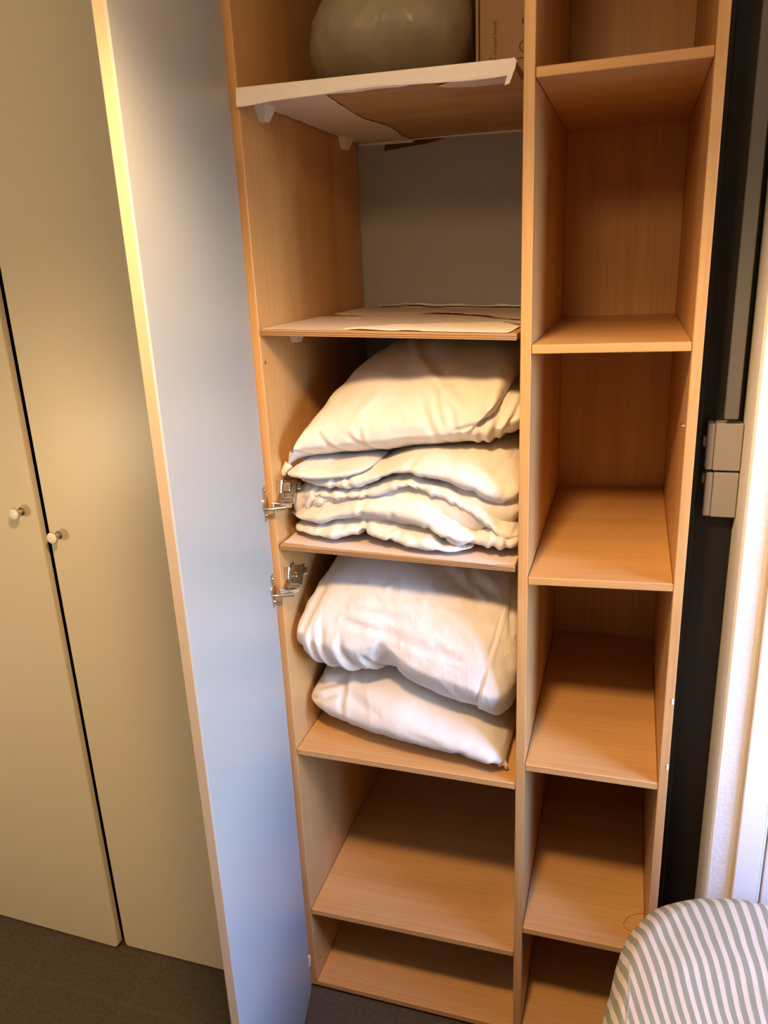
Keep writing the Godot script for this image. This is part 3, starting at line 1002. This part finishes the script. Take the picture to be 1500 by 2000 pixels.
func build_bed() -> void:
	var bd := thing("bed", "single bed in the corner under the striped duvet", "bed")
	put("bed_frame", box(Vector3(0.80, 0.14, 0.17), Vector3(1.60, 0.30, 2.12), 0.01), M.wood_across, bd)
	for p in [[0.83, 0.20], [1.56, 0.20], [0.83, 2.08], [1.56, 2.08]]:
		put("leg", box(Vector3(p[0] - 0.025, 0.0, p[1] - 0.025), Vector3(p[0] + 0.025, 0.14, p[1] + 0.025), 0.004), M.wood_upright, bd)
	put("mattress", box(Vector3(0.785, 0.302, 0.16), Vector3(1.605, 0.55, 2.12), 0.04), M.mattress, bd)
	# duvet: a puffed slab with rounded plan corners, hanging over the near side
	var nu := 150
	var nv := 120
	var P := PackedVector3Array()
	var UV := PackedVector2Array()
	var cx := 1.148
	var cz := 1.10
	var hx := 0.461
	var hz := 1.03
	for i in nu + 1:
		var a := TAU * i / nu
		# corner-rounded plan outline
		var ex := 0.36
		var ox := hx * sgnpow(cos(a), ex)
		var oz := hz * sgnpow(sin(a), ex)
		for j in nv + 1:
			var t := float(j) / nv
			var r: float
			var y: float
			if t < 0.6:
				r = t / 0.6 * 0.93
				y = 0.668
			elif t < 0.8:
				var q := (t - 0.6) / 0.2 * PI * 0.5
				r = 0.93 + 0.07 * sin(q)
				y = 0.668 - 0.07 * (1.0 - cos(q))
			else:
				r = 1.0
				y = lerpf(0.598, 0.36, (t - 0.8) / 0.2)
			var x := cx + ox * r
			var z := cz + oz * r
			# pull the outline corner in and round the top down towards the edges
			var fx := (x - cx) / hx
			var fz := (z - cz) / hz
			y -= 0.05 * pow(absf(fx), 4.0) + 0.05 * pow(absf(fz), 8.0)
			y += 0.006 * noise_a.get_noise_2d(x * 40.0, z * 40.0) + 0.0022 * noise_a.get_noise_2d(x * 160.0 + y * 100.0, z * 130.0)
			P.append(Vector3(x + 0.003 * noise_a.get_noise_2d(y * 90.0, z * 60.0), y, z))
			var side := clampf((1.0 - (x - 0.70) / 0.28), 0.0, 1.0)
			var u := x - 0.30 * side * (z - 0.45) - (0.25 * (0.616 - y) if y < 0.616 else 0.0)
			UV.append(Vector2(u / 0.0148, z / 0.0148))
	var d := put("duvet", grid_mesh(P, nu, nv, false, UV), M.stripes)
	var seam := PackedVector3Array()
	for k in 25:
		var sz := lerpf(0.30, 0.62, k / 24.0)
		var want := Vector2(0.738 - 0.016 * k / 24.0, sz)
		var best := Vector3()
		var least := 1e9
		for p in P:
			var dd := Vector2(p.x, p.z).distance_squared_to(want)
			if dd < least:
				least = dd
				best = p
		seam.append(best + Vector3(-0.0005, 0.0004, 0))
	for rep in 3:
		for k in range(1, 24):
			seam[k] = (seam[k - 1] + seam[k] * 2.0 + seam[k + 1]) / 4.0
	var ss := begin()
	add_tube(ss, seam, 0.0011, 6)
	put("seam", ss.commit(), M.seam, d)
	metas(d, "sage and white striped duvet on the bed at lower right", "duvet")

# a tapering corner of cloth that starts on the surface near (x, y) and runs through the offsets
func tip(parent: Node, P: PackedVector3Array, x: float, y: float, offs: Array, r0: float, r1: float) -> void:
	var at := on_cloth(P, x, y)
	var pts := PackedVector3Array([at - offs[0] * 0.6, at])
	for o in offs:
		pts.append(at + o)
	var st := begin()
	add_tube(st, pts, r0, 10, r1)
	put("corner_tip", st.commit(), M.pillow, parent)

func soft(parent: Node, called: String, d: Dictionary, mat: Material) -> PackedVector3Array:
	var P := roll_points(d)
	put(called, grid_mesh(P, d.get("nu", 130), d.get("nv", 120), true), mat, parent)
	return P

func build_bedding() -> void:
	# ---- middle plywood shelf: layered duvet, flat pillow, plump pillow
	var f := thing("folded_duvet", "white duvet folded in wavy layers with piped edges, on the middle plywood shelf", "duvet")
	var base := {"xmin": 0.0045, "xmax": 0.4965, "ymin": 1.1815, "zb": -0.5, "nu": 140, "nv": 90, "endr": 0.03}
	var layers := [
		# core of the stack, seen only between the folds
		{"x": [0.012, 0.1, 0.2, 0.3, 0.4, 0.4955], "yb": [1.192, 1.189, 1.188, 1.187, 1.186, 1.186], "yt": [1.33, 1.34, 1.35, 1.365, 1.37, 1.37], "zf": [-0.06, -0.048, -0.04, -0.036, -0.034, -0.036], "fx": 12.0, "fy": 12.0, "amp": 0.005, "seed": 1.0},
		# bottom fold
		{"x": [0.010, 0.05, 0.115, 0.175, 0.22, 0.27, 0.32, 0.365, 0.405], "yb": [1.20, 1.194, 1.191, 1.198, 1.19, 1.188, 1.187, 1.186, 1.190], "yt": [1.226, 1.230, 1.238, 1.256, 1.252, 1.242, 1.232, 1.212, 1.21], "zf": [-0.05, -0.028, -0.014, -0.026, -0.012, -0.006, -0.003, -0.008, -0.016], "fx": 14.0, "fy": 8.0, "amp": 0.007, "seed": 3.0, "ez": 0.6, "creases": [[0.17, 1.19, 0.185, 1.24, 0.008, 0.006], [0.225, 1.19, 0.25, 1.22, 0.005, 0.006], [0.285, 1.20, 0.315, 1.19, 0.005, 0.005]]},
		# right lower fold
		{"x": [0.385, 0.42, 0.45, 0.4955], "yb": [1.192, 1.187, 1.186, 1.186], "yt": [1.226, 1.25, 1.252, 1.246], "zf": [-0.04, -0.03, -0.022, -0.022], "fx": 13.0, "fy": 10.0, "amp": 0.007, "seed": 5.0, "creases": [[0.44, 1.19, 0.46, 1.24, 0.005, 0.006], [0.47, 1.20, 0.48, 1.24, 0.005, 0.006]]},
		# smooth lobe above it
		{"x": [0.006, 0.044, 0.115, 0.185, 0.244, 0.317, 0.345, 0.385, 0.412], "yb": [1.218, 1.211, 1.223, 1.247, 1.237, 1.219, 1.194, 1.180, 1.198], "yt": [1.268, 1.274, 1.284, 1.298, 1.308, 1.302, 1.29, 1.268, 1.242], "zf": [-0.04, -0.026, -0.016, -0.014, -0.012, -0.006, -0.003, -0.001, -0.012], "fx": 7.0, "fy": 5.0, "amp": 0.006, "seed": 8.0, "ridge": 0.002, "pleat": 0.006, "pf": 70.0, "pw": 0.016, "creases": [[0.30, 1.235, 0.40, 1.215, 0.005, 0.007], [0.24, 1.236, 0.252, 1.268, 0.006, 0.006], [0.10, 1.23, 0.16, 1.27, 0.003, 0.007], [0.33, 1.20, 0.385, 1.245, 0.004, 0.006], [0.315, 1.222, 0.325, 1.25, 0.005, 0.006], [0.18, 1.25, 0.185, 1.28, 0.003, 0.006]]},
		# ruffled band
		{"x": [0.03, 0.08, 0.127, 0.207, 0.266, 0.341, 0.396, 0.432, 0.46, 0.4955], "yb": [1.262, 1.272, 1.276, 1.288, 1.306, 1.286, 1.252, 1.228, 1.20, 1.200], "yt": [1.312, 1.314, 1.312, 1.324, 1.348, 1.338, 1.314, 1.296, 1.276, 1.258], "zf": [-0.05, -0.036, -0.028, -0.026, -0.022, -0.024, -0.022, -0.018, -0.016, -0.02], "fx": 20.0, "fy": 7.0, "amp": 0.006, "seed": 12.0, "ez": 0.6, "pleat": 0.008, "pf": 110.0, "pw": 0.024},
		# upper puffy fold
		{"x": [0.03, 0.08, 0.15, 0.20, 0.267, 0.323, 0.378, 0.44, 0.4955], "yb": [1.300, 1.302, 1.299, 1.313, 1.340, 1.329, 1.307, 1.268, 1.236], "yt": [1.338, 1.342, 1.350, 1.360, 1.380, 1.388, 1.390, 1.394, 1.402], "zf": [-0.05, -0.03, -0.020, -0.016, -0.012, -0.008, -0.008, -0.010, -0.012], "fx": 8.0, "fy": 6.0, "amp": 0.006, "seed": 16.0, "lean": 0.35, "lift": 0.05, "ridge": 0.002, "pleat": 0.006, "pf": 90.0, "pw": 0.018, "creases": [[0.45, 1.27, 0.48, 1.30, 0.006, 0.006], [0.47, 1.25, 0.49, 1.28, 0.006, 0.006], [0.12, 1.305, 0.13, 1.338, 0.004, 0.006], [0.16, 1.31, 0.155, 1.345, 0.004, 0.006], [0.28, 1.345, 0.29, 1.375, 0.003, 0.007], [0.40, 1.31, 0.47, 1.37, 0.003, 0.009]]},
		# small fold tucked under the pillow at the left
		{"x": [0.016, 0.045, 0.10, 0.15, 0.20], "yb": [1.326, 1.322, 1.321, 1.329, 1.345], "yt": [1.350, 1.360, 1.360, 1.364, 1.37], "zf": [-0.022, -0.010, -0.006, -0.010, -0.018], "fx": 8.0, "fy": 6.0, "amp": 0.004, "seed": 19.0},
		# turned-over end at the left
		{"x": [0.010, 0.028, 0.052, 0.08, 0.115], "yb": [1.204, 1.214, 1.226, 1.248, 1.262], "yt": [1.312, 1.325, 1.328, 1.32, 1.305], "zf": [-0.085, -0.060, -0.045, -0.034, -0.045], "fx": 16.0, "fy": 16.0, "amp": 0.010, "seed": 23.0, "ridge": 0.004, "creases": [[0.03, 1.22, 0.045, 1.30, 0.008, 0.007], [0.055, 1.25, 0.085, 1.31, 0.008, 0.007], [0.02, 1.27, 0.07, 1.29, 0.005, 0.006]]},
	]
	var pts: Array = []
	for l in layers:
		l.merge(base)
		pts.append(soft(f, "fold", l, M.cloth))
	put("piping", piping(pts[3], [[0.02, 1.219], [0.045, 1.213], [0.115, 1.225], [0.185, 1.249], [0.244, 1.239], [0.317, 1.221], [0.34, 1.197], [0.38, 1.182], [0.408, 1.205]], 0.0022, 0.001), M.piping, f)
	put("piping", piping(pts[5], [[0.07, 1.304], [0.15, 1.302], [0.2, 1.316], [0.267, 1.343], [0.323, 1.332], [0.378, 1.310], [0.44, 1.272], [0.488, 1.243]], 0.0022, 0.001), M.piping, f)
	put("piping", piping(pts[4], [[0.07, 1.272], [0.127, 1.279], [0.207, 1.291], [0.266, 1.309], [0.341, 1.289], [0.396, 1.255], [0.432, 1.231], [0.455, 1.204]], 0.002, 0.001), M.piping, f)
	put("piping", piping(pts[1], [[0.02, 1.203], [0.06, 1.196], [0.12, 1.193], [0.175, 1.202], [0.222, 1.195], [0.27, 1.191], [0.31, 1.189], [0.345, 1.192]], 0.002, 0.001), M.piping, f)
	var p2 := thing("pillow", "flat greyish white pillow squashed under the plump pillow, at the right", "pillow", "pillows in the wardrobe")
	soft(p2, "pillow_body", {"x": [0.30, 0.34, 0.40, 0.45, 0.494], "yb": [1.385, 1.385, 1.385, 1.392, 1.41], "yt": [1.45, 1.475, 1.495, 1.50, 1.495], "zf": [-0.14, -0.10, -0.062, -0.065, -0.10], "zb": -0.5, "lean": 0.6, "lift": 0.04, "taper": 10.0, "endr": 0.05, "amp": 0.007, "fx": 8.0, "fy": 6.0, "seed": 31.0, "ridge": 0.005, "tilt": -0.6, "xmin": 0.2, "xmax": 0.4965,
		"creases": [[0.43, 1.39, 0.455, 1.46, 0.007, 0.007], [0.45, 1.395, 0.475, 1.45, 0.007, 0.006], [0.41, 1.39, 0.42, 1.44, 0.004, 0.006], [0.47, 1.42, 0.485, 1.48, 0.005, 0.006]]}, M.pillow)
	var p1 := thing("pillow", "plump white pillow on top of the folded layered duvet, under the torn paper shelf", "pillow", "pillows in the wardrobe")
	var P1 := soft(p1, "pillow_body", {"x": [0.0035, 0.02, 0.05, 0.12, 0.23, 0.33, 0.385, 0.41, 0.432], "yb": [1.335, 1.338, 1.343, 1.352, 1.362, 1.373, 1.382, 1.41, 1.445], "yt": [1.43, 1.49, 1.535, 1.575, 1.592, 1.592, 1.578, 1.565, 1.54], "zf": [-0.012, -0.010, -0.012, -0.014, -0.016, -0.020, -0.024, -0.030, -0.045], "zb": -0.56, "lean": 0.95, "lift": 0.05, "ey": 1.0, "ez": 0.8, "taper": 16.0, "taper2": 1.8, "pinch": 0.15, "shear": 0.06, "shear_right": 0.05, "endr": 0.04, "amp": 0.006, "fx": 5.0, "fy": 5.0, "seed": 37.0, "ridge": 0.004, "tilt": 0.5, "nu": 170, "nv": 160, "xmin": 0.002, "xmax": 0.492, "pleat": 0.003, "pf": 40.0, "pw": 0.03,
		"creases": [[0.15, 1.42, 0.21, 1.365, 0.004, 0.006], [0.09, 1.42, 0.14, 1.36, 0.004, 0.006], [0.175, 1.43, 0.185, 1.38, 0.003, 0.006], [0.30, 1.48, 0.34, 1.40, 0.004, 0.008], [0.32, 1.50, 0.345, 1.44, 0.004, 0.007], [0.36, 1.47, 0.38, 1.40, 0.004, 0.007], [0.22, 1.58, 0.40, 1.46, -0.006, 0.010], [0.37, 1.43, 0.43, 1.45, 0.006, 0.005], [0.02, 1.40, 0.07, 1.35, 0.003, 0.006], [0.06, 1.47, 0.16, 1.45, 0.002, 0.010], [0.20, 1.42, 0.33, 1.43, 0.002, 0.010]]}, M.pillow)
	tip(p1, P1, 0.012, 1.345, [Vector3(-0.004, -0.006, 0.004), Vector3(-0.007, -0.012, 0.006), Vector3(-0.008, -0.018, 0.006)], 0.010, 0.005)
	tip(p1, P1, 0.420, 1.435, [Vector3(0.004, 0.008, 0.004), Vector3(0.006, 0.015, 0.004), Vector3(0.004, 0.021, 0.002)], 0.008, 0.0025)
	# ---- compartment below: pillow with a thick folded duvet on top
	var p3 := thing("pillow", "flat white pillow lying on the veneer shelf beneath the thick folded duvet", "pillow", "pillows in the wardrobe")
	var P3 := soft(p3, "pillow_body", {"x": [0.0045, 0.02, 0.05, 0.125, 0.21, 0.30, 0.38, 0.44, 0.474], "yb": [0.745, 0.728, 0.712, 0.699, 0.6965, 0.696, 0.696, 0.696, 0.699], "yt": [0.836, 0.842, 0.846, 0.846, 0.848, 0.82, 0.80, 0.778, 0.752], "zf": [-0.072, -0.066, -0.056, -0.036, -0.020, -0.012, -0.006, -0.004, -0.014], "zb": -0.5, "lean": 0.25, "lift": 0.07, "ey": 1.0, "ez": 0.75, "taper": 16.0, "taper2": 1.9, "pinch": 0.3, "endr": 0.03, "amp": 0.005, "fx": 6.0, "fy": 5.0, "seed": 43.0, "ridge": 0.004, "tilt": 0.4, "nu": 150, "nv": 120, "xmin": 0.003, "xmax": 0.496, "ymin": 0.6935,
		"creases": [[0.015, 0.81, 0.09, 0.822, 0.008, 0.005], [0.02, 0.785, 0.095, 0.812, 0.006, 0.006], [0.09, 0.83, 0.105, 0.74, 0.004, 0.008], [0.36, 0.72, 0.41, 0.76, 0.003, 0.007], [0.42, 0.71, 0.46, 0.73, 0.004, 0.006], [0.10, 0.81, 0.19, 0.79, 0.004, 0.008], [0.25, 0.77, 0.33, 0.75, 0.003, 0.009]]}, M.pillow)
	tip(p3, P3, 0.010, 0.815, [Vector3(-0.002, 0.009, 0.002), Vector3(-0.004, 0.016, 0.003), Vector3(-0.006, 0.026, 0.004)], 0.008, 0.002)
	tip(p3, P3, 0.466, 0.712, [Vector3(0.006, 0.002, 0.003), Vector3(0.010, -0.004, 0.003), Vector3(0.010, -0.012, 0.002)], 0.010, 0.003)
	var d := thing("folded_duvet", "thick white duvet folded into one plump bundle with a stitched seam, above the lowest pillow", "duvet")
	var dd := {"x": [0.004, 0.03, 0.065, 0.10, 0.14, 0.18, 0.21, 0.25, 0.30, 0.39, 0.45, 0.4955], "yb": [0.890, 0.862, 0.842, 0.836, 0.836, 0.843, 0.851, 0.824, 0.800, 0.779, 0.758, 0.775], "yt": [1.03, 1.075, 1.125, 1.145, 1.15, 1.152, 1.152, 1.152, 1.15, 1.148, 1.145, 1.14], "zf": [-0.026, -0.016, -0.014, -0.014, -0.014, -0.016, -0.024, -0.012, -0.006, -0.003, -0.006, -0.03], "zb": -0.58, "lean": 0.42, "lift": 0.12, "ey": 0.85, "ez": 0.7, "taper": 18.0, "taper2": 1.8, "pinch": 0.4, "endr": 0.05, "amp": 0.006, "fx": 5.0, "fy": 5.0, "seed": 51.0, "ridge": 0.006, "tilt": 0.9, "nu": 210, "nv": 190, "xmin": 0.003, "xmax": 0.4965, "ymin": 0.70, "pleat": 0.005, "pf": 40.0, "pw": 0.03,
		"creases": [[0.20, 0.845, 0.165, 0.93, 0.010, 0.007], [0.17, 0.845, 0.135, 0.91, 0.008, 0.007], [0.14, 0.845, 0.115, 0.965, 0.012, 0.009], [0.215, 0.848, 0.222, 0.89, 0.018, 0.009], [0.09, 0.85, 0.07, 1.0, 0.008, 0.008], [0.06, 0.87, 0.05, 0.99, 0.006, 0.007], [0.12, 1.01, 0.30, 0.98, 0.005, 0.007], [0.14, 1.035, 0.26, 1.025, 0.004, 0.006], [0.26, 0.975, 0.40, 0.955, 0.004, 0.007], [0.30, 1.05, 0.42, 1.02, 0.007, 0.008], [0.22, 1.07, 0.36, 1.05, 0.007, 0.008], [0.19, 0.93, 0.21, 0.98, 0.004, 0.007], [0.455, 1.03, 0.398, 0.79, 0.004, 0.004], [0.38, 1.09, 0.46, 1.06, 0.008, 0.008], [0.33, 1.10, 0.41, 1.06, 0.006, 0.007], [0.47, 1.08, 0.48, 1.0, 0.006, 0.006], [0.47, 0.95, 0.49, 0.90, 0.004, 0.007], [0.03, 0.99, 0.06, 1.07, 0.006, 0.007], [0.015, 0.93, 0.04, 1.0, 0.006, 0.006]]}
	var DP := soft(d, "duvet_body", dd, M.cloth)
	put("seam", piping(DP, [[0.462, 1.05], [0.452, 1.0], [0.436, 0.92], [0.418, 0.85], [0.402, 0.793]], 0.0014, -0.0006), M.piping, d)

func build_top_shelf() -> void:
	var b := thing("plastic_bag", "greyish green plastic bag stuffed full on the top shelf", "bag")
	put("bag_body", roll({"x": [0.022, 0.06, 0.12, 0.2, 0.28, 0.34, 0.372], "yb": [2.051, 2.050, 2.050, 2.049, 2.048, 2.047, 2.047], "yt": [2.24, 2.29, 2.32, 2.33, 2.32, 2.31, 2.29], "zf": [-0.2, -0.15, -0.12, -0.11, -0.12, -0.14, -0.16], "zb": -0.6, "lean": 0.3, "lift": 0.1, "taper": 5.0, "shear": 0.06, "amp": 0.008, "fx": 5.0, "fy": 6.0, "seed": 61.0, "ridge": 0.006, "tilt": 0.8, "nu": 130, "nv": 120, "ymin": 2.0495}), M.bag, b)
	var c := thing("cardboard_box", "brown cardboard carton with printed text standing at the right of the top shelf", "box")
	put("carton_body", box(V(0.385, 2.0465, -0.60), V(0.496, 2.36, -0.245), 0.002), M.carton, c)
	put("carton_flap", box(V(0.378, 2.0465, -0.60), V(0.3835, 2.36, -0.242), 0.001), M.carton, c, "carton side flap edge")
	for q in [["recyclable", 0.0085, 0.4055, 2.063], ["made from recycled board", 0.0085, 0.4140, 2.058]]:
		var tm := TextMesh.new()
		tm.text = q[0]
		var sf := SystemFont.new()
		sf.font_names = PackedStringArray(["Droid Sans"])
		tm.font = sf
		tm.font_size = 32
		tm.pixel_size = q[1] / 32.0
		tm.depth = 0.0004
		tm.horizontal_alignment = HORIZONTAL_ALIGNMENT_LEFT
		var o := put("printed_text", tm, M.ink, c)
		o.transform = Transform3D(Basis(Vector3.BACK, PI * 0.5), V(q[2], q[3], -0.2447))
	var st := begin()
	var ring := PackedVector3Array()
	for k in 15:
		var a := lerpf(0.35 * PI, 1.72 * PI, k / 14.0)
		ring.append(V(0.470 + 0.0105 * cos(a), 2.113 + 0.009 * sin(a), -0.2447))
	add_tube(st, ring, 0.0009, 6)
	put("printed_mark", st.commit(), M.ink, c)
	st = begin()
	add_box(st, V(0.456, 2.0935, -0.2455), V(0.470, 2.095, -0.2445), 0.0003)
	put("printed_mark", st.commit(), M.ink, c)
	st = begin()
	add_box(st, V(0.4635, 2.150, -0.2455), V(0.4665, 2.158, -0.2445), 0.0003)
	put("printed_mark", st.commit(), M.ink, c)
